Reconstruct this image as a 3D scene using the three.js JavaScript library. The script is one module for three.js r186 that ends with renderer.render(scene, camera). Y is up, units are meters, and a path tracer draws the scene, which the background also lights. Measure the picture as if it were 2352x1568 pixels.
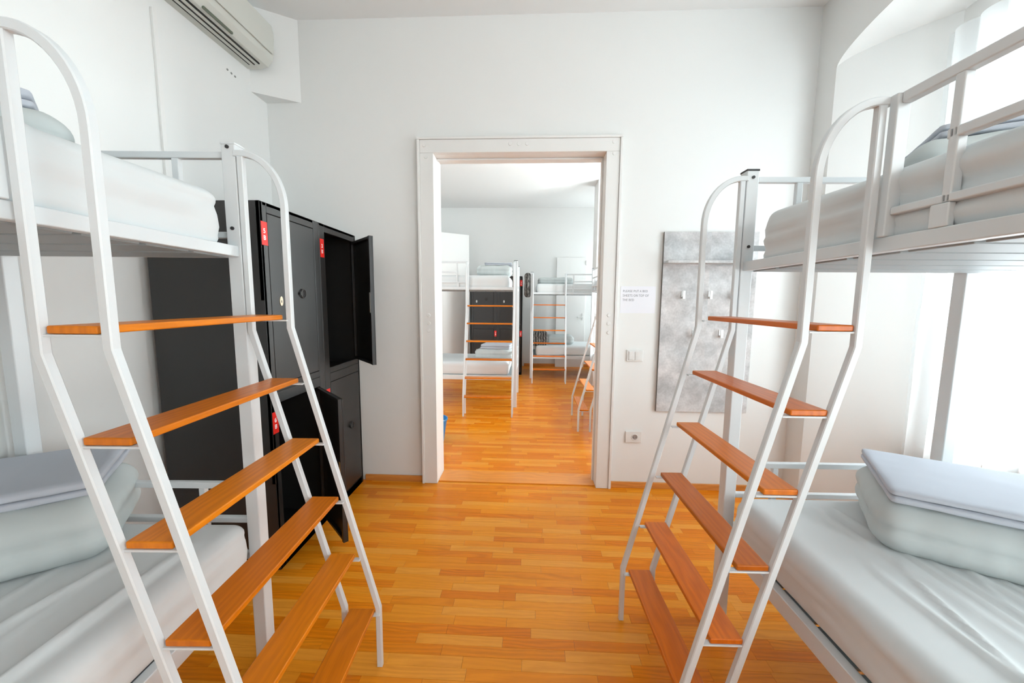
import * as THREE from 'three';
import { RoundedBoxGeometry } from 'three/addons/geometries/RoundedBoxGeometry.js';
import { mergeGeometries, mergeVertices } from 'three/addons/utils/BufferGeometryUtils.js';
import { ImprovedNoise } from 'three/addons/math/ImprovedNoise.js';
import { RectAreaLightUniformsLib } from 'three/addons/lights/RectAreaLightUniformsLib.js';

// ------------------------------------------------------------------ camera, sky, light, exposure
const scene = new THREE.Scene();
const camera = new THREE.PerspectiveCamera(2 * Math.atan(784 / 868.88) * 180 / Math.PI, 2352 / 1568, 0.02, 60);
camera.rotation.order = 'YXZ';
camera.position.set(0, 1.33, 2.6438);
camera.rotation.set(-0.1063, 0.0457, 0.0081);
scene.add(camera);

scene.background = new THREE.Color().setRGB(4.4, 4.8, 5.0);          // bright overcast sky

RectAreaLightUniformsLib.init();
function daylight(name, x, y, z, w, h, power, tx = -1, tz = 0) {         // sky light entering a window
  const l = new THREE.RectAreaLight(new THREE.Color().setRGB(0.885, 0.985, 1.0), power, w, h);
  l.name = name; l.position.set(x, y, z); l.lookAt(x + tx, y, z + tz); scene.add(l);
}
daylight('daylight_window', 2.54, 1.60, 1.12, 1.1, 2.1, 4.3);
daylight('daylight_window', 2.07, 1.50, 3.38, 1.30, 2.1, 4.9);
daylight('daylight_window', 2.50, 1.60, -4.32, 0.8, 1.7, 6.5);
daylight('daylight_window', 2.50, 1.60, -2.1, 1.3, 1.7, 17);

const renderer = new THREE.WebGLRenderer({ antialias: true });
renderer.toneMapping = THREE.LinearToneMapping;
renderer.toneMappingExposure = 1.42;
renderer.shadowMap.enabled = true;

// ------------------------------------------------------------------ helpers
let seed = 12345;
const rnd = () => { seed = (seed * 1664525 + 1013904223) >>> 0; return seed / 4294967296; };
const rr = (a, b) => a + (b - a) * rnd();
const noise = new ImprovedNoise();
const V3 = (x, y, z) => new THREE.Vector3(x, y, z);
const C = (r, g, b) => new THREE.Color().setRGB(r, g, b);
const taken = {};
function numbered(name) {
  const n = taken[name] = (taken[name] ?? -1) + 1;
  return n ? name + '_' + String(n).padStart(3, '0') : name;
}
function mesh(name, geo, mat, parent) {
  const m = new THREE.Mesh(geo, mat); m.name = name; parent.add(m); return m;
}
function thing(name, label, category, pos = [0, 0, 0], turn = 0, group) {
  const o = new THREE.Group(); o.name = numbered(name); scene.add(o);
  o.position.set(...pos); o.rotation.y = turn; o.userData = { label, category };
  if (group) o.userData.group = group;
  return o;
}
function single(name, geo, mat, label, category, pos = [0, 0, 0], turn = 0, group) {
  const m = mesh(numbered(name), geo, mat, scene);
  m.position.set(...pos); m.rotation.y = turn; m.userData = { label, category };
  if (group) m.userData.group = group;
  return m;
}
function struct(name, geo, mat) {
  const m = mesh(numbered(name), geo, mat, scene); m.userData.kind = 'structure'; return m;
}
// box from ranges, with slightly rounded edges when r > 0
function rbox(x0, x1, y0, y1, z0, z1, r = 0) {
  const w = Math.abs(x1 - x0), h = Math.abs(y1 - y0), d = Math.abs(z1 - z0);
  const g = r ? new RoundedBoxGeometry(w, h, d, 2, Math.min(r, w * .49, h * .49, d * .49)) : new THREE.BoxGeometry(w, h, d);
  return g.translate((x0 + x1) / 2, (y0 + y1) / 2, (z0 + z1) / 2);
}
const flat = (g) => { const n = g.index ? g.toNonIndexed() : g; return n; };
const join = (list) => mergeGeometries(list.map(flat));
// thick poly-line in the x-y plane extruded along z
function strap(path, half, z0, z1) {
  const L = [], R = [];
  path.forEach((p, i) => {
    const a = path[Math.max(0, i - 1)], b = path[Math.min(path.length - 1, i + 1)];
    let n1 = null, n2 = null;
    const nn = (u, v) => { const d = new THREE.Vector2(v[0] - u[0], v[1] - u[1]).normalize(); return new THREE.Vector2(-d.y, d.x); };
    n1 = i > 0 ? nn(a, p) : nn(p, b); n2 = i < path.length - 1 ? nn(p, b) : n1;
    const n = n1.clone().add(n2).normalize(), k = half / Math.max(.3, n.dot(n1));
    L.push(new THREE.Vector2(p[0] + n.x * k, p[1] + n.y * k)); R.push(new THREE.Vector2(p[0] - n.x * k, p[1] - n.y * k));
  });
  const s = new THREE.Shape([...L, ...R.reverse()]);
  const bev = .0022;
  return new THREE.ExtrudeGeometry(s, { depth: z1 - z0 - 2 * bev, bevelEnabled: true, bevelThickness: bev, bevelSize: bev, bevelOffset: -bev, bevelSegments: 1, steps: 1 }).translate(0, 0, z0 + bev);
}
// soft cushion-like box: rounded, subdivided and pushed by a displacement along the normal
function soft(w, h, d, r, step, push) {
  const seg = (v) => Math.max(3, Math.round(v / step));
  let g = new THREE.BoxGeometry(w, h, d, seg(w), seg(h), seg(d));
  g.deleteAttribute('normal'); g.deleteAttribute('uv'); g = mergeVertices(g, 1e-5);
  const p = g.attributes.position, v = V3(), q = V3(), n = V3();
  for (let i = 0; i < p.count; i++) {
    v.fromBufferAttribute(p, i);
    q.set(THREE.MathUtils.clamp(v.x, -w / 2 + r, w / 2 - r), THREE.MathUtils.clamp(v.y, -h / 2 + r, h / 2 - r), THREE.MathUtils.clamp(v.z, -d / 2 + r, d / 2 - r));
    n.copy(v).sub(q);
    if (n.lengthSq() > 1e-12) { n.normalize(); v.copy(q).addScaledVector(n, r); }
    const f = push ? push(v, n) : 0;
    v.addScaledVector(n, f); p.setXYZ(i, v.x, v.y, v.z);
  }
  g.computeVertexNormals();
  return g;
}
// creases: long soft fold lines, used on sheets
function creases(list) {
  return (x, z) => {
    let s = 0;
    for (const [x0, z0, x1, z1, A, sg] of list) {
      const dx = x1 - x0, dz = z1 - z0, L2 = dx * dx + dz * dz;
      let t = ((x - x0) * dx + (z - z0) * dz) / L2;
      const tc = Math.min(1, Math.max(0, t)), ex = x - x0 - dx * tc, ez = z - z0 - dz * tc, dd = Math.hypot(ex, ez);
      s += A * Math.exp(-(dd * dd) / (sg * sg)) * (.35 + .65 * Math.sin(Math.PI * Math.min(1, Math.max(0, .1 + .8 * tc))));
    }
    return s;
  };
}

// ------------------------------------------------------------------ textures
function dataTex(w, h, fn, srgb = true) {
  const a = new Uint8Array(w * h * 4);
  for (let y = 0; y < h; y++) for (let x = 0; x < w; x++) {
    const c = fn(x, y); const i = (y * w + x) * 4;
    a[i] = c[0]; a[i + 1] = c[1]; a[i + 2] = c[2]; a[i + 3] = 255;
  }
  const t = new THREE.DataTexture(a, w, h); t.magFilter = THREE.LinearFilter; t.minFilter = THREE.LinearMipmapLinearFilter; t.generateMipmaps = true;
  t.wrapS = t.wrapT = THREE.RepeatWrapping; if (srgb) t.colorSpace = THREE.SRGBColorSpace; t.needsUpdate = true; return t;
}
const fr = (x) => x - Math.floor(x);
// wood grain along u: 512 x 512 px, one tile is 1 m along u and 0.5 m along v
function grain(x, y, W, H, s) {
  const u = x / W, v = y / H, per = (k) => Math.sin(2 * Math.PI * u) * k;
  const warp = noise.noise(per(.6) + s, v * 5, s) * .5 + noise.noise(Math.cos(2 * Math.PI * u) * 1.2, v * 14, s + 7) * .22;
  const ring = Math.sin((v * 22 + warp * 3.2) * 2 * Math.PI);
  const fib = noise.noise(Math.cos(2 * Math.PI * u) * 3 + s, v * 150, Math.sin(2 * Math.PI * u) * 3) * .6 + noise.noise(Math.cos(2 * Math.PI * u) * 6, v * 320, s + Math.sin(2 * Math.PI * u) * 6) * .4;
  return .5 + .22 * ring * (.4 + .6 * noise.noise(u * 0, v * 3, s * 2) + .3) + .30 * fib;
}
const woodMap = dataTex(512, 512, (x, y) => {
  const g = Math.max(0, Math.min(1, grain(x, y, 512, 512, 3.3)));
  const k = 230 + 25 * g; return [k, k * (.95 + .05 * g), k * (.88 + .12 * g)];
});
const woodMap2 = dataTex(512, 512, (x, y) => {
  const g = Math.max(0, Math.min(1, grain(x, y, 512, 512, 11.7)));
  const k = 216 + 39 * g; return [k, k * (.94 + .06 * g), k * (.87 + .13 * g)];
});
const plasterBump = dataTex(256, 256, (x, y) => {
  const f = (k) => noise.noise(x / 256 * k, y / 256 * k, k);
  const g = 128 + 60 * (f(9) * .5 + f(27) * .3 + f(60) * .3); return [g, g, g];
}, false);
const weave = dataTex(256, 256, (x, y) => {
  const g = 128 + 40 * noise.noise(x / 9, y / 9, 1) + 40 * noise.noise(x / 3.1, y / 2.9, 5); return [g, g, g];
}, false);
const concreteMap = dataTex(512, 512, (x, y) => {
  const f = (k, s) => noise.noise(x / 512 * k, y / 512 * k, s);
  let g = 199 + 20 * f(4, 1) + 20 * f(9, 2) + 16 * f(23, 3) + 12 * f(70, 4) + 8 * f(160, 6);
  const w = 6 * f(6, 9);
  return [g + w + 3, g + w * .3 + 1, g + 1];
});

// ------------------------------------------------------------------ materials
const std = (o) => new THREE.MeshStandardMaterial(o);
const phys = (o) => new THREE.MeshPhysicalMaterial(o);
const M = {
  wall: std({ color: C(.86, .86, .845), roughness: .92 }),
  ceiling: std({ color: C(.86, .86, .85), roughness: .95 }),
  casing: std({ color: C(.86, .85, .83), roughness: .42 }),
  metal: phys({ color: C(.72, .75, .765), roughness: .36, clearcoat: .25, clearcoatRoughness: .3 }),
  cap: std({ color: C(.03, .03, .032), roughness: .5 }),
  slat: std({ color: C(.34, .38, .395), roughness: .5 }),
  sheet: std({ color: C(.715, .74, .745), roughness: .95 }),
  duvet: std({ color: C(.56, .60, .595), roughness: .95 }),
  lilac: std({ color: C(.53, .555, .615), roughness: .95 }),
  locker: phys({ color: C(.021, .020, .0195), roughness: .42, clearcoat: .15, clearcoatRoughness: .4 }),
  lockerIn: std({ color: C(.008, .008, .008), roughness: .6 }),
  steel: std({ color: C(.60, .585, .55), roughness: .35, metalness: .35 }),
  hook: std({ color: C(.78, .78, .77), roughness: .3, metalness: .35 }),
  brass: std({ color: C(.62, .38, .13), roughness: .35, metalness: .35 }),
  keyplate: std({ color: C(.66, .56, .42), roughness: .4, metalness: .5 }),
  ac: std({ color: C(.66, .66, .61), roughness: .5 }),
  acDark: std({ color: C(.012, .011, .009), roughness: .6 }),
  acStrip: std({ color: C(.13, .15, .11), roughness: .25 }),
  plastic: std({ color: C(.80, .79, .77), roughness: .35 }),
  dark: std({ color: C(.05, .045, .04), roughness: .6 }),
  concrete: std({ map: concreteMap, roughness: .75 }),
  concreteEdge: std({ color: C(.2, .19, .18), roughness: .8 }),
  paper: std({ color: C(.80, .80, .84), roughness: .9 }),
  curtain: phys({ color: C(.92, .94, .95), roughness: .70, transmission: .78, thickness: 0, side: THREE.DoubleSide }),
  glass: phys({ color: C(1, 1, 1), roughness: 0, transmission: 1, thickness: 0 }),
  frame: std({ color: C(.82, .82, .81), roughness: .4 }),
  greyCloth: std({ color: C(.17, .16, .155), roughness: .95 }),
  blue: std({ color: C(.01, .22, .55), roughness: .4 }),
};
M.wall.bumpMap = plasterBump; M.wall.bumpScale = .0006;
const treadMat = (r, g, b) => phys({ color: C(r, g, b), map: woodMap2, roughness: .36, clearcoat: .12, clearcoatRoughness: .25, specularIntensity: .6 });
const treadMats = [treadMat(.90, .27, .006), treadMat(.82, .235, .004), treadMat(.92, .285, .008), treadMat(.80, .22, .004)];
const treadMatsR = [treadMat(.80, .19, .012), treadMat(.82, .20, .010), treadMat(.85, .235, .008), treadMat(.60, .15, .006)];
const floorMats = [[.97, .32, .012], [.98, .36, .022], [.96, .285, .007], [.99, .40, .045], [.92, .26, .005], [.98, .335, .015], [.96, .30, .009], [.88, .25, .006]]
  .map(([r, g, b], i) => phys({ color: C(r, g, b), map: i % 2 ? woodMap : woodMap2, roughness: .32, clearcoat: .10, clearcoatRoughness: .12, specularIntensity: .35 }));
const baseMat = phys({ color: C(.85, .36, .09), map: woodMap2, roughness: .4 });
const thresholdMat = phys({ color: C(.95, .34, .03), map: woodMap, roughness: .3, clearcoat: .4, clearcoatRoughness: .2 });

// ------------------------------------------------------------------ room shell
// sizes: front room x -1.8..1.8, z 0..4.4; back room z -5.07..-0.17
const CEIL = 3.165, WALL = .17;
const planeUV = (g, k = 1) => {                                          // uv in metres from positions and face normals
  const p = g.attributes.position, n = g.attributes.normal, uv = new Float32Array(p.count * 2);
  for (let i = 0; i < p.count; i++) {
    const ax = Math.abs(n.getX(i)), ay = Math.abs(n.getY(i)), az = Math.abs(n.getZ(i));
    const [u, v] = ax > ay && ax > az ? [p.getZ(i), p.getY(i)] : ay > az ? [p.getX(i), p.getZ(i)] : [p.getX(i), p.getY(i)];
    uv[2 * i] = u * k; uv[2 * i + 1] = v * k;
  }
  g.setAttribute('uv', new THREE.BufferAttribute(uv, 2)); return g;
};
const wallBox = (name, ...r) => struct(name, planeUV(rbox(...r)), M.wall);

// back wall with the door opening
const DX0 = -.6566, DX1 = .4899, DH = 2.3085;
{
  const s = new THREE.Shape([[-1.95, -.1], [2.5, -.1], [2.5, CEIL + .1], [-1.95, CEIL + .1]].map(([x, y]) => new THREE.Vector2(x, y)));
  s.holes.push(new THREE.Path([[DX0 - .0215, -.05], [DX1 + .0215, -.05], [DX1 + .0215, DH + .0215], [DX0 - .0215, DH + .0215]].map(([x, y]) => new THREE.Vector2(x, y))));
  struct('wall_back', planeUV(new THREE.ExtrudeGeometry(s, { depth: WALL, bevelEnabled: false }).translate(0, 0, -WALL)), M.wall);
}
wallBox('wall_left', -1.95, -1.8, -.1, CEIL + .1, 0, 4.5);
wallBox('wall_front', -1.95, 2.5, -.1, CEIL + .1, 4.4, 4.55);
struct('ceiling', planeUV(rbox(-2.6, 2.6, CEIL, CEIL + .12, -5.2, 4.55)), M.ceiling);
// pipe boxing high in the corner under the air conditioner
{
  const s = new THREE.Shape([[-1.8, 0], [-1.56, 0], [-1.8, -.145]].map(([x, y]) => new THREE.Vector2(x, y)));
  struct('wall_boxing', planeUV(new THREE.ExtrudeGeometry(s, { depth: CEIL - 2.65, bevelEnabled: false }).rotateX(-Math.PI / 2).translate(0, 2.65, 0)), M.wall);
}

// right wall with arched window niches, and the thin window wall behind them
const niches = [[.155, 1.85], [2.43, 4.125]];
const WINX = 2.21;
const asWall = (g, x0) => g.applyMatrix4(new THREE.Matrix4().makeBasis(V3(0, 0, -1), V3(0, 1, 0), V3(1, 0, 0))).translate(x0, 0, 0);
{
  const pts = [[0, -.1]];
  for (const [a, b] of niches) {
    const c = (a + b) / 2, h = (b - a) / 2;
    pts.push([a, -.1]);
    for (let i = 0; i <= 28; i++) { const t = Math.PI * (1 - i / 28); pts.push([c + h * Math.cos(t), 2.715 + .16 * Math.sin(t)]); }
    pts.push([b, -.1]);
  }
  pts.push([4.4, -.1], [4.4, CEIL], [0, CEIL]);
  const s = new THREE.Shape(pts.map(([z, y]) => new THREE.Vector2(-z, y)));
  struct('wall_right', planeUV(asWall(new THREE.ExtrudeGeometry(s, { depth: WINX - 1.8, bevelEnabled: false }), 1.8)), M.wall);
  const o = new THREE.Shape([[0, -.1], [4.4, -.1], [4.4, CEIL], [0, CEIL]].map(([z, y]) => new THREE.Vector2(-z, y)));
  for (const [a, b] of niches) o.holes.push(new THREE.Path([[a + .42, .55], [b - .18, .55], [b - .18, 2.62], [a + .42, 2.62]].map(([z, y]) => new THREE.Vector2(-z, y))));
  struct('wall_window', planeUV(asWall(new THREE.ExtrudeGeometry(o, { depth: .2, bevelEnabled: false }), WINX)), M.wall);
}
// splayed jambs of the niches
niches.forEach(([a, b]) => { for (const [e, t] of [[a, .275], [b, -.1]]) {
  const s = new THREE.Shape((t > 0 ? [[1.8, -e], [WINX, -e - t], [WINX, -e]] : [[1.8, -e], [WINX, -e], [WINX, -e - t]]).map(([x, y]) => new THREE.Vector2(x, y)));
  struct('wall_jamb', planeUV(new THREE.ExtrudeGeometry(s, { depth: 2.85, bevelEnabled: false }).rotateX(-Math.PI / 2)), M.wall);
} });
function casement(n, pos, turn, half, y0, y1) {                          // a two-leaf window with frames, mullion and panes; +x is outdoors
  const w = new THREE.Group(); w.name = 'window_' + n; w.userData.kind = 'structure'; scene.add(w); w.position.set(...pos); w.rotation.y = turn;
  const z0 = -half, z1 = half, t = y0 + (y1 - y0) * .7;
  mesh('window_frame', join([rbox(-.03, .04, y0, y1, z0, z0 + .06, .004), rbox(-.03, .04, y0, y1, z1 - .06, z1, .004), rbox(-.03, .04, y1 - .06, y1, z0 + .06, z1 - .06, .004), rbox(-.03, .04, y0, y0 + .06, z0 + .06, z1 - .06, .004)]), M.frame, w);
  mesh('mullion', rbox(-.04, .04, y0 + .06, y1 - .06, -.045, .045, .004), M.frame, w);
  mesh('transom', rbox(-.035, .04, t, t + .07, z0 + .06, z1 - .06, .004), M.frame, w);
  mesh('window_handle', rbox(-.075, -.04, y0 + .55, y0 + .66, -.01, .01, .004), M.plastic, w);
  for (const [a, b] of [[z0 + .06, -.045], [.045, z1 - .06]]) { mesh('pane', rbox(.005, .009, y0 + .06, t, a, b), M.glass, w); mesh('pane', rbox(.005, .009, t + .07, y1 - .06, a, b), M.glass, w); }
  mesh('window_sill', rbox(-.13, -.03, y0 - .035, y0, z0 - .06, z1 + .06, .006), M.frame, w);
}
niches.forEach(([a, b], i) => casement(i + 1, [WINX + .08, 0, (a + b) / 2 + .12], 0, (b - a) / 2 - .30, .55, 2.62));

// back room shell
wallBox('wall_left', -2.55, -2.4, -.1, CEIL + .1, -5.2, -WALL);
wallBox('wall_far', -2.55, 2.6, -.1, CEIL + .1, -5.22, -5.07);
{
  const s = new THREE.Shape([[-5.07, -.1], [-WALL, -.1], [-WALL, CEIL], [-5.07, CEIL]].map(([z, y]) => new THREE.Vector2(-z, y)));
  for (const [a, b] of [[-4.75, -3.9], [-2.8, -1.4]]) s.holes.push(new THREE.Path([[a, .75], [b, .75], [b, 2.5], [a, 2.5]].map(([z, y]) => new THREE.Vector2(-z, y))));
  struct('wall_right', planeUV(asWall(new THREE.ExtrudeGeometry(s, { depth: .25, bevelEnabled: false }), 2.2)), M.wall);
}
casement(3, [2.32, 0, -4.325], 0, .425, .75, 2.5);
casement(4, [2.32, 0, -2.1], 0, .7, .75, 2.5);
wallBox('wall_pier', 1.02, 2.2, -.1, CEIL, -3.7, -3.34);
{
  const g = planeUV(rbox(-.75, 0, 0, 2.56, -.4, 0));
  const m = struct('wall_corner', g, M.wall); m.position.set(-1.16, 0, -4.62); m.rotation.y = .62;
}

// floor: a slab with oak staves laid across the rooms
const floor = new THREE.Group(); floor.name = 'floor'; floor.userData.kind = 'structure'; scene.add(floor);
mesh('slab', rbox(-2.55, 2.6, -.12, -.009, -5.2, 4.55), std({ color: C(.25, .14, .05), roughness: .9 }), floor);
{
  const SW = .046, TH = .009, lens = [.22, .28, .34, .40, .47];
  const geos = [];
  lens.forEach((L) => { for (let k = 0; k < 4; k++) {
    const g = new THREE.BoxGeometry(L - .0008, TH, SW - .0007, 1, 1, 1).translate(0, -TH / 2, 0);
    const p = g.attributes.position, uv = g.attributes.uv, ou = .13 * k + L, ov = .117 * k + L * .7;
    for (let i = 0; i < p.count; i++) uv.setXY(i, p.getX(i) + ou, (p.getZ(i) * 2) + ov);
    geos.push({ L, g });
  } });
  const all = [];
  const lay = (x0, x1, z0, z1) => {
    const rows = Math.ceil((z1 - z0) / SW);
    for (let r = 0; r < rows; r++) {
      const z = z1 - (r + .5) * SW; let x = x0 - rr(0, .3);
      while (x < x1) {
        const it = geos[Math.floor(rnd() * geos.length)], c = x + it.L / 2;
        all.push({ it, x: c, z, mat: Math.floor(rnd() * rnd() * 1.0 * floorMats.length + rnd() * 2.2) % floorMats.length });
        x += it.L;
      }
    }
  };
  lay(-1.8, 2.2, 0, 4.4); lay(-2.4, 2.2, -5.07, -WALL);
  for (const s of all) {
    const dz = 2.64 - s.z; s.show = dz > 1.1 && s.x > -1.1 && s.x < 1.35 && s.z > -.9 && s.z < 1.62 ? 1 / (dz * dz * dz) / (1 + .35 * Math.abs(s.x)) : 0;
  }
  all.sort((a, b) => b.show - a.show);
  all.slice(0, 300).forEach((s, i) => { const m = mesh(i ? 'stave_' + String(i).padStart(3, '0') : 'stave', s.it.g, floorMats[s.mat], floor); m.position.set(s.x, rr(-.0004, 0), s.z); });
  const byMat = floorMats.map(() => []);
  for (const s of all.slice(300)) byMat[s.mat].push(s.it.g.clone().translate(s.x, rr(-.0004, 0), s.z));
  const rest = mesh('staves', mergeGeometries(byMat.map((l) => mergeGeometries(l)), true), floorMats, floor);
  rest.userData.kind = 'stuff';
}
// wooden baseboards
struct('baseboard_back', planeUV(rbox(-1.2, -.765, 0, .045, 0, .014, .003)), baseMat);
struct('baseboard_back', planeUV(rbox(.593, 1.8, 0, .045, 0, .014, .003)), baseMat);
struct('baseboard_left', planeUV(rbox(-1.8, -1.786, 0, .045, .97, 4.4, .003)), baseMat);
struct('baseboard_right', planeUV(rbox(1.786, 1.8, 0, .045, .014, .155, .003)), baseMat);
struct('baseboard_niche', planeUV(rbox(1.8, 2.18, 0, .045, .155, .169, .003).translate(-1.8, 0, -.155).rotateY(-.591).translate(1.803, 0, .16)), baseMat);
struct('baseboard_far', planeUV(rbox(-.1, 2.2, 0, .06, -5.07, -5.055, .003)), baseMat);

// door casing, lining and threshold
{
  const d = new THREE.Group(); d.name = 'door_1'; d.userData.kind = 'structure'; scene.add(d);
  const f = .03, xo0 = -.7628, xo1 = .5909, ho = 2.4052;
  mesh('casing', join([rbox(xo0 + .0145, DX0, 0, DH, 0, f, .003), rbox(xo0 - .004, xo0 + .014, 0, ho - .0125, 0, f + .008, .003)]), M.casing, d);
  mesh('casing', join([rbox(DX1, xo1 - .0145, 0, DH, 0, f, .003), rbox(xo1 - .014, xo1 + .004, 0, ho - .0125, 0, f + .008, .003)]), M.casing, d);
  mesh('casing', join([rbox(xo0 + .0145, xo1 - .0145, DH + .0005, ho - .0125, 0, f, .003), rbox(xo0 - .004, xo1 + .004, ho - .012, ho + .004, 0, f + .008, .003)]), M.casing, d);
  mesh('lining', rbox(DX0 - .02, DX0, 0, DH, -WALL - .012, -.0005, .003), M.casing, d);
  mesh('lining', rbox(DX1, DX1 + .02, 0, DH, -WALL - .012, -.0005, .003), M.casing, d);
  mesh('lining', rbox(DX0 - .02, DX1 + .02, DH + .0005, DH + .02, -WALL - .012, -.0005, .003), M.casing, d);
  mesh('door_stop', rbox(DX1 - .012, DX1, 0, DH, -.10, -.075, .003), M.casing, d);
  mesh('door_stop', rbox(DX0, DX1 - .0125, DH - .012, DH, -.10, -.075, .003), M.casing, d);
  for (const [x, y] of [[-.703, 1.227], [-.703, 1.172], [-.703, 1.12], [.541, 1.239], [.541, 1.182], [.543, 1.12], [-.142, 2.361], [-.084, 2.36], [-.03, 2.36], [-.717, 2.358], [-.706, 2.283], [.536, 2.367], [.54, 2.294]])
    mesh('filled_screw_hole', new THREE.CylinderGeometry(.011, .013, .004, 14).rotateX(Math.PI / 2).translate(x, y, f + .0015), M.casing, d);
  mesh('threshold', planeUV(rbox(DX0 + .001, DX1 - .001, -.005, .008, -WALL - .01, .0, .003)), thresholdMat, d);
}

// ------------------------------------------------------------------ bunk beds
// local frame: the outer face of the aisle-side rail is x = 0, the aisle lies towards m * x, the ladder starts at z = 0 beside the end post
function bunk(m, o) {
  const g = new THREE.Group();
  const X = (a) => m * a, dy = o.dy ?? 0, W = o.W, Lb = 1.93, Z = o.Z;
  const put = (name, a0, a1, y0, y1, z0, z1, mat = M.metal, r = .003) => mesh(name, rbox(X(a0), X(a1), y0, y1, z0, z1, r), mat, g);
  // posts
  for (const [a0, a1] of [[-.038, .007], [-W, -W + .045]]) for (const [z0, z1] of [[-.04, .005], [Lb - .045, Lb]]) {
    put('post', a0, a1, 0, 1.815, z0, z1, M.metal, .004);
    put('post_cap', a0 - .001, a1 + .001, 1.813, 1.820, z0 - .001, z1 + .001, M.cap, .002);
  }
  for (const y of [1.79, 1.54]) mesh('bolt', new THREE.CylinderGeometry(.0055, .0055, .006, 14).rotateX(Math.PI / 2).translate(X(-.016), y + dy, .006), M.cap, g);
  // rails of both bunks
  put('side_rail', -.03, 0, 1.45 + dy, 1.484 + dy, .005, Lb - .045); put('side_rail', -W, -W + .03, 1.45 + dy, 1.484 + dy, .005, Lb - .045);
  put('side_rail', -.03, 0, .347, .404, .005, Lb - .045); put('side_rail', -W, -W + .03, .347, .404, .005, Lb - .045);
  for (const z of [-.03, Lb - .03]) {
    put('end_rail', -W + .045, -.045, 1.776, 1.797, z, z + .02); put('end_rail', -W + .045, -.045, 1.527, 1.547, z, z + .02);
    put('end_rail', -W + .045, -.045, 1.45 + dy, 1.475 + dy, z, z + .02);
    put('end_rail', -W + .045, -.045, .668, .69, z, z + .02); put('end_rail', -W + .045, -.045, .542, .562, z, z + .02);
    put('end_rail', -W + .045, -.045, .405, .43, z, z + .02);
    for (const a of [-.2, -W + .2]) { put('baluster', a - .011, a + .011, 1.547, 1.777, z + .001, z + .019); put('baluster', a - .011, a + .011, .43, .669, z + .001, z + .019); }
  }
  for (let k = 0; k < 13; k++) { const z = .02 + k * .142; if (z + .12 < Lb) put('slat', -W + .03, -.03, 1.446 + dy, 1.458 + dy, z, z + .126, M.slat, .003); }
  for (let k = 0; k < 13; k++) { const z = .02 + k * .142; if (z + .12 < Lb) put('slat', -W + .03, -.03, .385, .397, z, z + .126, M.slat, .003); }
  // guard rail beyond the ladder
  put('guard_post', -.022, .008, 1.484 + dy, 1.795 + dy, Z + .004, Z + .024);
  put('guard_rail', -.022, 0, 1.771 + dy, 1.795 + dy, Z + .024, Lb - .045); put('guard_rail', -.02, 0, 1.653 + dy, 1.673 + dy, Z + .125, Lb - .045);
  put('guard_rail', -.02, 0, 1.531 + dy, 1.548 + dy, Z + .024, Lb - .045);
  for (const z of [Z + .128, Z + .64, Z + 1.16]) { put('baluster', -.02, 0, 1.531 + dy, 1.772 + dy, z, z + .018); put('guard_tab', -.014, .001, 1.484 + dy, 1.531 + dy, z - .018, z + .018); }
  // ladder
  const aO = .15, aF = o.foot, aI = .0205, aIF = o.foot - .122, yk = 1.226;
  const arc = [[0, 1.786]]; const R = aO - .02;
  for (let i = 0; i <= 12; i++) { const t = i / 12 * Math.PI / 2; arc.push([.02 + R * Math.sin(t), 1.786 - (1 - Math.cos(t)) * .165]); }
  const outer = [...arc, [aO, yk + .01], [aF, .232], [aF, .0]].map(([a, y]) => [X(a), y]);
  const inner = [[aI, 1.777], [aI, yk], [aIF, .232], [aIF, .0]].map(([a, y]) => [X(a), y]);
  const lad = new THREE.Group(); lad.name = 'ladder'; g.add(lad);
  for (const z of [-.010, Z - .012]) {
    mesh('ladder_stile', strap(outer, .0095, z, z + .018), M.metal, lad);
    mesh('ladder_stile', strap(inner, .0095, z, z + .018), M.metal, lad);
  }
  o.treads.forEach(([ao, ai, y], i) => {
    const gT = rbox(X(ai), X(ao), y - .0155, y, .002, Z - .001, .0035);
    const p = gT.attributes.position, uv = new Float32Array(p.count * 2), n = gT.attributes.normal;
    for (let k = 0; k < p.count; k++) { uv[2 * k] = p.getZ(k) + i * .37; uv[2 * k + 1] = (p.getX(k) + p.getY(k)) * 2 + i * .23; if (Math.abs(n.getZ(k)) > .7) { uv[2 * k] = p.getY(k) * 1.5; uv[2 * k + 1] = p.getX(k) * 1.3 + i * .2; } }
    gT.setAttribute('uv', new THREE.BufferAttribute(uv, 2));
    mesh('tread', gT, o.mats[i % o.mats.length], lad);
    for (const z of [.0, Z - .017]) mesh('tread_bracket', rbox(X(ai - .006), X(ao + .02), y - .0205, y - .016, z, z + .018, .001), M.metal, lad);
  });
  return g;
}
const YT = [1.2789, 1.0677, .8599, .6513, .4398, .2297];
const TL = [[.128, .034], [.169, .0775], [.229, .137], [.287, .195], [.337, .251], [.400, .310]].map(([a, b], i) => [a, b, YT[i]]);
const TR = [[.117, .030], [.1635, .072], [.2135, .1256], [.266, .183], [.321, .2345], [.377, .290]].map(([a, b], i) => [a, b, YT[i]]);
const bunkL = bunk(1, { W: .82, Z: .565, foot: .412, dy: .015, treads: TL, mats: treadMats });
const bunkR = bunk(-1, { W: .873, Z: .544, foot: .399, treads: TR, mats: treadMatsR });
const frame = (th, z, d, xr) => { const p = V3(xr, 0, 0).applyAxisAngle(V3(0, 1, 0), th).add(V3(d * Math.sin(th), 0, z + d * Math.cos(th))); return { th, p }; };
const FL = frame(.0448, 1.4278, -.036, -.94), FR = frame(.0247, 1.1562, .0148, .80);
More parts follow.
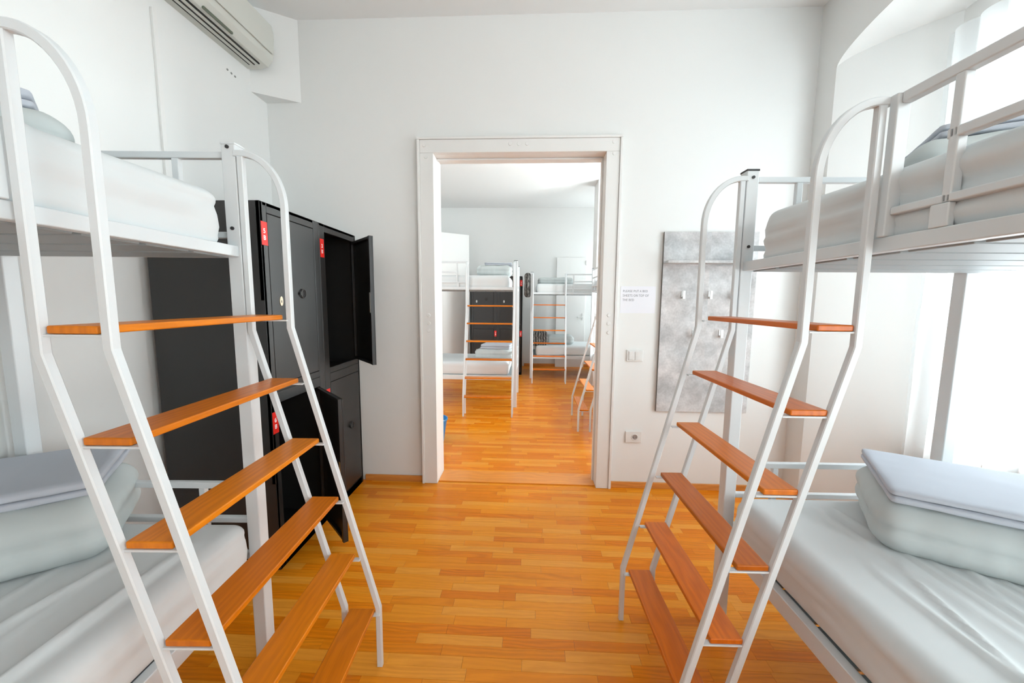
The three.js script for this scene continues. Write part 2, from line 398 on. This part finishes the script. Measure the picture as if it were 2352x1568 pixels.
function placeBed(g, p, th, label) {
  g.name = numbered('bunk_bed'); g.position.copy(p); g.rotation.y = th; g.userData = { label, category: 'bunk bed' }; scene.add(g); return g;
}
placeBed(bunkL, FL.p, FL.th, 'white metal bunk bed with orange wooden ladder beside the black lockers');
placeBed(bunkR, FR.p, FR.th, 'white metal bunk bed with wooden ladder between grey coat panel and window niche');
const bedA = placeBed(bunkL.clone(), V3(-.19, 0, -2.0), -Math.PI / 2, 'white bunk bed through the doorway in front of the black lockers');
const bedB = placeBed(bunkR.clone(), V3(.055, 0, -3.83), Math.PI / 2, 'white bunk bed at the far wall with grey bedding hanging over its end');
const bedC = placeBed(bunkL.clone(), V3(.925, 0, -1.16), Math.PI, 'white bunk bed just behind the door jamb, its ladder half hidden');
for (const q of bunkL.children) if (q.name === 'post_cap') q.material = M.metal;      // this bed has white post caps
for (const b of [bedA, bedB, bedC]) b.userData.group = 'bunk beds of the back room';

// ------------------------------------------------------------------ mattresses
const sideWr = (amp) => (v, n) => {
  const s = Math.max(0, 1 - Math.abs(n.y) * 1.2);
  return s * amp * (noise.noise(v.x * 3 + v.z * 2.2, v.y * 26, v.z * 1.6) + .5 * noise.noise(v.z * 5 + v.x * 5, v.y * 48, 3));
};
function mattress(m, W, h, z0, z1, push, r = .045, step = .018) {        // centred on its own origin at the bottom
  const w = W - .026;
  const g = soft(w, h, z1 - z0, r, step, push);
  return g.translate(0, h / 2, 0);
}
const topFold = (list, amp = 1) => { const f = creases(list); return (v, n) => (n.y > .5 ? amp * f(v.x, v.z) * n.y : 0); };
function layMattress(F, m, W, y, h, z0, z1, label, push, opts = {}) {
  const geo = mattress(m, W, h, z0, z1, push, opts.r, opts.step);
  const p = V3(-m * (W / 2 + (opts.out ?? 0)), y, (z0 + z1) / 2).applyAxisAngle(V3(0, 1, 0), F.th).add(F.p);
  return single('mattress', geo, M.sheet, label, 'mattress', p.toArray(), F.th);
}
const foldsUpL = [], foldsLoL = [], foldsLoR = [], foldsUpR = [];
for (let i = 0; i < 9; i++) { const z = -.85 + rr(0, .5), x = rr(-.35, .3); foldsUpL.push([x, z, x + rr(-.1, .3), z + rr(.1, .5), rr(.004, .009), rr(.01, .022)]); }
for (let i = 0; i < 22; i++) { const z = rr(-.85, .1), x = rr(-.35, .3), t = rr(.25, .7); foldsLoR.push([x, z, x + rr(-.18, .05), z + t, rr(.005, .011), rr(.007, .016)]); }
for (let i = 0; i < 22; i++) { const z = rr(-.88, .0), x = rr(-.3, .34), t = rr(.3, .7); foldsLoL.push([x, z, x + rr(-.12, .12), z + t, rr(.005, .011), rr(.007, .015)]); }
for (let i = 0; i < 9; i++) { const z = -.85 + rr(0, .4), x = rr(-.35, .2); foldsUpR.push([x, z, x + rr(-.2, .25), z + rr(.05, .4), rr(.003, .008), rr(.01, .022)]); }
const low = (v, k) => k * noise.noise(v.x * 2.3, v.y * 3, v.z * 1.7);
const mk = (folds, sideAmp, lowAmp) => { const t = topFold(folds), s = sideWr(sideAmp); return (v, n) => t(v, n) + s(v, n) + low(v, lowAmp); };
layMattress(FL, 1, .82, 1.474, .185, .045, 1.88, 'white sheeted mattress on the top bunk beside the black lockers', mk(foldsUpL, .010, .006), { r: .045, step: .012 });
layMattress(FL, 1, .82, .398, .175, .02, 1.88, 'white sheeted mattress on the lower bunk beside the black lockers', mk(foldsLoL, .006, .004), { r: .045, step: .011 });
layMattress(FR, -1, .873, 1.46, .185, .085, 1.88, 'white sheeted mattress on the top bunk beside the window niche', mk(foldsUpR, .013, .007), { r: .04, step: .012 });
layMattress(FR, -1, .873, .398, .18, .03, 1.88, 'white sheeted mattress on the lower bunk beside the window niche', mk(foldsLoR, .005, .004), { r: .05, step: .011 });

// ------------------------------------------------------------------ folded duvets and bed linen
function duvetGeo(w, h, d, layers = 2) {
  return soft(w, h, d, Math.min(h * .46, .075), .012, (v, n) => {
    const side = 1 - Math.abs(n.y), k = Math.abs(Math.sin(Math.PI * layers * (v.y / h + .5)));
    return side * (.012 * k - .010) + .006 * noise.noise(v.x * 6, v.y * 9, v.z * 6) + .0035 * noise.noise(v.x * 16, v.y * 5, v.z * 16) + side * .003 * noise.noise(v.x * 30, v.y * 6, v.z * 30);
  }).translate(0, h / 2, 0);
}
function linen(w, d, layers, t, bend = 0) {                              // folded sheets: stacked soft layers
  const out = [];
  for (let i = 0; i < layers; i++) {
    const g = soft(w - i * .008, t, d - i * .006, t * .48, .014, (v, n) => .003 * noise.noise(v.x * 5 + i, v.y, v.z * 5) + .0015 * noise.noise(v.x * 15, i, v.z * 15));
    const p = g.attributes.position;
    for (let k = 0; k < p.count; k++) p.setY(k, p.getY(k) + bend * (p.getX(k) * p.getX(k)) + t * (.5 + i * .96));
    g.computeVertexNormals(); out.push(g.translate(rr(-.004, .004), 0, rr(-.003, .003)));
  }
  return out;
}
function putDuvet(pos, turn, size, label) { return single('folded_duvet', duvetGeo(...size), M.duvet, label, 'duvet', pos, turn); }
function putLinen(pos, turn, w, d, layers, t, label, bend) {
  const o = thing('folded_bed_linen', label, 'bed linen', pos, turn);
  for (const g of linen(w, d, layers, t, bend)) mesh('folded_sheet', g, M.lilac, o);
  return o;
}
const inF = (F, x, y, z, xr) => V3(x - xr, y, z).applyAxisAngle(V3(0, 1, 0), F.th).add(F.p).toArray();
// right lower bunk
putDuvet(inF(FR, 1.376, .573, .333, .80), .0247 - .60, [.52, .165, .42, 2], 'folded white duvet on the lower bunk under the window');
putLinen(inF(FR, 1.397, .735, .326, .80), .0247 - .55, .50, .40, 2, .022, 'pale lilac folded sheets on the duvet under the window', .02);
// left lower bunk
putDuvet(inF(FL, -1.487, .568, .168, -.94), .0448 + .607, [.40, .185, .42, 2], 'folded white duvet on the lower bunk beside the lockers');
putLinen(inF(FL, -1.532, .748, .129, -.94), .0448 + .607, .36, .40, 2, .026, 'pale lilac folded sheets on the duvet beside the lockers', .03);
// top bunks
putDuvet(inF(FR, 1.318, 1.640, .365, .80), .0247 - .52, [.52, .125, .40, 2], 'folded white duvet on the top bunk beside the window niche');
putLinen(inF(FR, 1.345, 1.762, .37, .80), .0247 - .50, .46, .32, 2, .019, 'pale lilac folded sheets on the top bunk beside the window niche', .1);
putDuvet(inF(FL, -1.424, 1.655, .274, -.94), .0448 + .80, [.40, .125, .40, 2], 'folded white duvet on the top bunk beside the black lockers');
putLinen(inF(FL, -1.45, 1.778, .28, -.94), .0448 + .80, .33, .33, 2, .024, 'pale lilac folded sheets on the top bunk beside the black lockers', .25);

// ------------------------------------------------------------------ lockers
function tagTexture(a, b) {
  const c = document.createElement('canvas'); c.width = 96; c.height = 252; const k = c.getContext('2d');
  k.fillStyle = '#e8281e'; k.fillRect(0, 0, 96, 252); k.fillStyle = '#ffffff'; k.textAlign = 'center'; k.textBaseline = 'middle';
  k.font = 'bold 70px sans-serif'; k.fillText(a, 48, 98); k.fillText(b, 48, 172);
  const t = new THREE.CanvasTexture(c); t.colorSpace = THREE.SRGBColorSpace; return t;
}
// local frame: front face x = 0 towards +x, z along the front, y up
function locker(o) {
  const g = new THREE.Group(), D = o.D, W = .93, H = 1.768, f = .018;
  const P = (name, x0, x1, y0, y1, z0, z1, mat = M.locker, r = .003) => mesh(name, rbox(x0, x1, y0, y1, z0, z1, r), mat, g);
  P('side_panel', -D, 0, 0, H, 0, f); P('side_panel', -D, 0, 0, H, W - f, W); P('back_panel', -D, -D + .012, 0, H, f, W - f, M.lockerIn);
  P('top_panel', -D, 0, H - f, H, f, W - f); P('bottom_panel', -D, 0, .0, .05, f, W - f); P('middle_shelf', -D + .012, -.004, .876, .894, f, W - f);
  P('divider', -D + .012, -.004, .05, H - f, W / 2 - .01, W / 2 + .01);
  // front frame strips round the openings
  const fx0 = -.02, cols = [[.02, .395], [.51, .885]], rows = [[.05, .83], [.92, 1.722]];
  P('front_frame', fx0, 0, 0, H, 0, cols[0][0]); P('front_frame', fx0, 0, 0, H, cols[0][1], cols[1][0] - .057); P('front_frame', fx0, .0006, 0, H, cols[1][0] - .055, cols[1][0]); P('front_frame', fx0, 0, 0, H, cols[1][1], W);
  for (const [z0, z1] of cols) { P('front_frame', fx0, 0, 0, rows[0][0], z0, z1); P('front_frame', fx0, 0, rows[0][1], .884, z0, z1); P('front_frame', fx0, 0, .887, rows[1][0], z0, z1); P('front_frame', fx0, 0, rows[1][1], H, z0, z1); }
  // doors, hinged at their low-z edge (the far end of the front)
  cols.forEach(([z0, z1], ci) => rows.forEach(([y0, y1], ri) => {
    const w = z1 - z0 - .006, h = y1 - y0 - .006, ang = o.open?.[ci + '' + ri] ?? 0;
    const d = mesh('door', rbox(-.002, .0035, 0, h, 0, w, .001), M.locker, g);
    d.position.set(-.004, y0 + .003, z0 + .003); d.rotation.y = ang;
    mesh('door_lip', join([rbox(-.022, -.002, 0, h, w - .022, w, .002), rbox(-.018, -.002, 0, h, 0, .016, .002), rbox(-.018, -.002, h - .016, h, .016, w - .022, .002), rbox(-.018, -.002, 0, .016, .016, w - .022, .002)]), M.locker, d);
    mesh('ring_handle', new THREE.TorusGeometry(.022, .0032, 8, 24).rotateY(Math.PI / 2).translate(.010, h * .55, w * .34), M.locker, d);
    mesh('handle_boss', new THREE.CylinderGeometry(.007, .009, .012, 12).rotateZ(Math.PI / 2).translate(.008, h * .55 + .0, w * .34 + .024), M.locker, d);
    const ky = h * .5, key = new THREE.CylinderGeometry(1, 1, .003, 24).rotateZ(Math.PI / 2).scale(1, .023, .012).translate(.0045, ky, w - .068);
    mesh('key_plate', key, o.plate ?? M.keyplate, d);
    mesh('keyhole', rbox(.0055, .0068, ky - .008, ky + .004, w - .070, w - .066), M.dark, d);
    mesh('lock_plate', rbox(-.0235, -.0215, ky - .07, ky + .055, w - .019, w - .004, .0005), ri ? M.steel : M.brass, d);
  }));
  for (const [t, z, y] of o.tags) {
    const tex = tagTexture(t, 'B');
    mesh('number_tag', rbox(.0008, .0022, y - .105, y, z - .02, z + .02), [std({ map: tex, roughness: .5 }), ...Array(5).fill(std({ color: C(.75, .03, .015), roughness: .5 }))], g);
  }
  return g;
}
{
  const a = locker({ D: .545, open: { '01': .74, '10': .80 }, tags: [['5', .908, 1.679], ['3', .428, 1.679], ['6', .908, .795], ['4', .428, .795]] });
  a.name = numbered('locker_cabinet'); a.position.set(-1.209, 0, .030); a.userData = { label: 'black metal locker cabinet with two doors hanging open beside the doorway', category: 'lockers' }; scene.add(a);
  const b = locker({ D: .5, plate: std({ color: C(.8, .8, .78), roughness: .4 }), tags: [['1', .02, 1.70], ['2', .02, .80], ['3', .475, .80]] });
  b.name = numbered('locker_cabinet'); b.position.set(-.134, 0, -4.126); b.rotation.y = -Math.PI / 2; b.userData = { label: 'black locker cabinet behind the bunk bed in the back room', category: 'lockers' }; scene.add(b);
}

// ------------------------------------------------------------------ air conditioner, cable duct
{
  const o = thing('air_conditioner', 'off-white wall air conditioner high on the wall above the lockers', 'air conditioner', [-1.8, 2.77, .155]);
  const L = .86;
  const prof = [[0, .005], [.085, 0], [.135, .012], [.165, .045], [.178, .10], [.180, .20], [.170, .25], [.13, .27], [0, .27]];
  const s = new THREE.Shape(prof.map(([x, y]) => new THREE.Vector2(x, y)));
  const body = new THREE.ExtrudeGeometry(s, { depth: L - .03, bevelEnabled: true, bevelThickness: .015, bevelSize: .012, bevelOffset: -.012, bevelSegments: 3 }).translate(0, 0, .015);
  mesh('casing', body, M.ac, o);
  for (const x of [.050, .082, .112]) { const y = x > .1 ? .0045 : x > .07 ? .001 : .002; mesh('air_slot', rbox(x - .004, x + .004, y - .0045, y + .004, .06, L - .06, .002), M.acDark, o); }
  mesh('louvre', rbox(.055, .077, -.003, .004, .06, L - .06, .002), M.ac, o); mesh('louvre', rbox(.087, .107, -.001, .006, .06, L - .06, .002), M.ac, o);
  mesh('display_strip', rbox(.137, .149, .010, .022, .31, .50, .002).translate(.0, -.002, 0), M.acStrip, o);
  mesh('front_panel', rbox(.176, .184, .075, .235, .03, L - .03, .003), M.ac, o);
}
single('cable_duct', rbox(-.0, .014, 0, 2.56, -.011, .011, .002), M.casing, 'thin white cable duct running up the wall beside the air conditioner', 'cable duct', [-1.8, .13, .785]);
{
  const o = thing('wall_plug_holes', 'small grey scuffed plug holes in the wall below the air conditioner', 'wall marks', [-1.8, 2.67, .30]);
  for (const [z, y] of [[.036, .004], [.006, 0], [-.022, -.003]]) mesh('plug_hole', new THREE.CylinderGeometry(.006, .006, .003, 10).rotateZ(Math.PI / 2).translate(.0012, y, z), std({ color: C(.3, .3, .29), roughness: 1 }), o);
}

// ------------------------------------------------------------------ things on the back wall
{
  const o = thing('coat_panel', 'grey concrete-look coat panel with shelf and chrome hooks behind the bed ladder', 'coat rack', [1.199, .573, 0]);
  mesh('board', planeUV(rbox(-.307, .307, 0, 1.224, .002, .02, .001)), M.concrete, o);
  mesh('board_edge', rbox(-.3085, -.307, 0, 1.224, .002, .02), M.concreteEdge, o);
  mesh('shelf', planeUV(rbox(-.307, .307, 1.012, 1.028, .02, .11, .001)), M.concrete, o);
  for (const [x, y] of [[-.171, .808], [.007, .808], [.159, .808], [-.084, .549], [.093, .549]]) {
    const h = mesh('coat_hook', join([rbox(x - .008, x + .008, y - .026, y + .026, .02, .023, .001), rbox(x - .006, x + .006, y - .024, y - .012, .023, .05, .002), rbox(x - .009, x + .009, y - .028, y + .028, .046, .052, .002)]), M.hook, o);
    h.userData.label = 'chrome hook';
  }
}
{
  const c = document.createElement('canvas'); c.width = 472; c.height = 364; const k = c.getContext('2d');
  k.fillStyle = '#f1f1f7'; k.fillRect(0, 0, 472, 364); k.fillStyle = '#6b6b72'; k.font = '41px sans-serif'; k.textBaseline = 'middle';
  k.fillText('PLEASE PUT A BED', 28, 66, 400); k.fillText('SHEETS ON TOP OF', 28, 126, 396); k.fillText('THE BED', 28, 186);
  const t = new THREE.CanvasTexture(c); t.colorSpace = THREE.SRGBColorSpace;
  const side = M.paper, front = std({ map: t, roughness: .9 });
  single('paper_notice', rbox(-.118, .118, -.091, .091, .0005, .0015), [side, side, side, side, front, side], 'white paper notice with printed request taped above the light switch', 'notice', [.739, 1.346, 0]);
}
{
  const o = thing('light_switch', 'white double light switch on the wall below the paper notice', 'light switch', [.734, .96, 0]);
  mesh('plate', rbox(-.056, .056, -.041, .041, 0, .009, .004), M.plastic, o);
  mesh('rocker', rbox(-.043, -.004, -.03, .03, .009, .014, .003), M.plastic, o);
  mesh('rocker', rbox(.0, .043, -.03, .03, .009, .013, .003), M.plastic, o);
}
{
  const o = thing('wall_socket', 'white wall socket low on the wall under the light switch', 'socket', [.748, .378, 0]);
  mesh('plate', rbox(-.057, .057, -.042, .042, 0, .010, .004), M.plastic, o);
  mesh('socket_ring', new THREE.TorusGeometry(.021, .003, 8, 28).translate(.008, 0, .0105), M.plastic, o);
  mesh('socket_well', new THREE.CylinderGeometry(.019, .019, .002, 24).rotateX(Math.PI / 2).translate(.008, 0, .0102), std({ color: C(.35, .3, .28), roughness: .7 }), o);
  mesh('pin_hole', new THREE.CylinderGeometry(.003, .003, .002, 10).rotateX(Math.PI / 2).translate(-.001, 0, .0115), M.dark, o);
  mesh('pin_hole', new THREE.CylinderGeometry(.003, .003, .002, 10).rotateX(Math.PI / 2).translate(.017, 0, .0115), M.dark, o);
}

// ------------------------------------------------------------------ curtains and radiator in the niches
function curtainGeo(z0, z1, y0, y1, waves, amp) {
  const nz = 140, ny = 24, g = new THREE.PlaneGeometry(1, 1, nz, ny), p = g.attributes.position;
  for (let i = 0; i < p.count; i++) {
    const u = p.getX(i) + .5, v = p.getY(i) + .5, sq = 1 - .03 * (1 - v) * Math.sin(u * 3);
    const z = z0 + (z1 - z0) * u, y = y0 + (y1 - y0) * v;
    const ph = u * waves * 2 * Math.PI + 1.1 * Math.sin(u * 9) + .5 * (1 - v);
    p.setXYZ(i, amp * (.55 + .45 * (1 - v)) * Math.sin(ph) + .01 * noise.noise(u * 8, v * 4, 2), y, z * sq + .012 * Math.cos(ph));
  }
  g.computeVertexNormals(); return g;
}
single('sheer_curtain', curtainGeo(-.35, .84, .10, 2.70, 10, .022), M.curtain, 'sheer white curtain hanging in the window niche beside the bed', 'curtain', [2.12, 0, .80]);
single('sheer_curtain', curtainGeo(-.55, .55, .10, 2.70, 10, .022), M.curtain, 'sheer white curtain of the second window niche, behind the viewer', 'curtain', [2.12, 0, 3.27]);
{
  const o = thing('radiator', 'white panel radiator with valve under the window, behind the curtain', 'radiator', [2.16, .12, 1.30]);
  mesh('panel', rbox(-.015, .03, 0, .52, -.40, .30, .01), M.frame, o);
  for (let k = 0; k < 14; k++) mesh('rib', rbox(-.02, -.013, .03, .49, -.37 + k * .048, -.345 + k * .048, .003), M.frame, o);
  mesh('valve', join([new THREE.CylinderGeometry(.018, .018, .05, 16).rotateX(Math.PI / 2).translate(0, .45, -.45), new THREE.CylinderGeometry(.01, .01, .5, 12).translate(0, .2, -.45)]), M.steel, o);
}

// ------------------------------------------------------------------ bedding and things of the back room
function bedding(bed, m, W, label, y, h) {
  const geo = mattress(m, W, h, .06, 1.86, (v, n) => sideWr(.006)(v, n) + low(v, .006), .045, .03);
  const p = V3(-m * W / 2, y, .96).applyAxisAngle(V3(0, 1, 0), bed.rotation.y).add(bed.position);
  return single('mattress', geo, M.sheet, label, 'mattress', p.toArray(), bed.rotation.y);
}
bedding(bedA, 1, .82, 'white mattress on the top bunk in front of the back room lockers', 1.474, .17);
bedding(bedA, 1, .82, 'white mattress on the lower bunk in front of the back room lockers', .398, .17);
bedding(bedB, -1, .873, 'white mattress on the top bunk at the far wall', 1.46, .17);
bedding(bedB, -1, .873, 'white mattress on the lower bunk at the far wall', .398, .17);
bedding(bedC, 1, .82, 'white mattress on the top bunk behind the right door jamb', 1.474, .17);
bedding(bedC, 1, .82, 'white mattress on the lower bunk behind the right door jamb', .398, .17);
putDuvet([-.47, 1.637, -2.42], .1, [.46, .15, .40, 2], 'folded white duvet on the top bunk in front of the back room lockers');
putLinen([-.42, 1.785, -2.42], .1, .36, .3, 2, .018, 'folded lilac sheets on the top bunk in front of the back room lockers', .03);
putDuvet([-.45, .562, -2.42], -.12, [.50, .14, .42, 2], 'folded white duvet on the lower bunk in front of the back room lockers');
putLinen([-.43, .70, -2.42], -.12, .40, .32, 2, .03, 'folded lilac sheets on the lower bunk in front of the back room lockers', .04);
putDuvet([.45, 1.622, -4.3], 0, [.62, .13, .45, 2], 'folded white duvet on the top bunk at the far wall');
putDuvet([.55, .562, -4.3], 0, [.5, .16, .45, 2], 'folded white duvet on the lower bunk at the far wall');
{
  const g = (w, h, d) => soft(w, h, d, .05, .02, (v) => .012 * noise.noise(v.x * 9, v.y * 9, v.z * 9)).translate(0, h / 2, 0);
  const wrapMat = std({ roughness: .95, map: dataTex(128, 128, (x, y) => { const k = 95 + 60 * noise.noise(x / 9, y / 14, 3) + 50 * Math.sin(x * .4 + 2 * noise.noise(x / 30, y / 30, 1)); return [k, k * .98, k * .95]; }) });
  const uvBox = (q) => { q.computeVertexNormals(); return planeUV(q, 3); };
  single('grey_blanket', uvBox(g(.11, .42, .30)), wrapMat, 'grey patterned blanket hanging over the end of the far top bunk', 'blanket', [-.04, 1.40, -4.10]);
  single('grey_pillow', uvBox(g(.30, .24, .32)), wrapMat, 'grey patterned pillow on the far lower bunk', 'pillow', [.17, .562, -4.06]);
}
{
  const o = thing('blue_bucket', 'small blue plastic bucket standing behind the left door jamb', 'bucket', [-.905, 0, -.80]);
  mesh('bucket_body', new THREE.LatheGeometry([[0, .004], [.10, .004], [.105, .0], [.135, .21], [.143, .21], [.143, .222], [.129, .222], [.098, .012], [0, .012]].map(([x, y]) => new THREE.Vector2(x, y)), 32), M.blue, o);
  mesh('bucket_handle', new THREE.TorusGeometry(.138, .003, 6, 28, Math.PI).rotateX(1.2).translate(0, .2, 0), M.steel, o);
}
{
  const o = thing('door_leaf', 'white door leaf with lever handle at the far wall of the back room', 'door', [.55, 0, -5.07]);
  mesh('leaf', rbox(-.02, .56, 0, 2.2, 0, .035, .004), M.casing, o);
  mesh('hinge', rbox(.55, .575, 2.05, 2.14, .02, .05, .004), M.plastic, o);
  mesh('lever_handle', join([rbox(.50, .53, .96, 1.10, .035, .043, .003), rbox(.42, .525, 1.01, 1.03, .05, .066, .004), rbox(.507, .523, 1.012, 1.028, .04, .056, .002)]), M.plastic, o);
}

scene.traverse((o) => { if (o.isMesh) { o.castShadow = true; o.receiveShadow = true; } });
renderer.render(scene, camera);
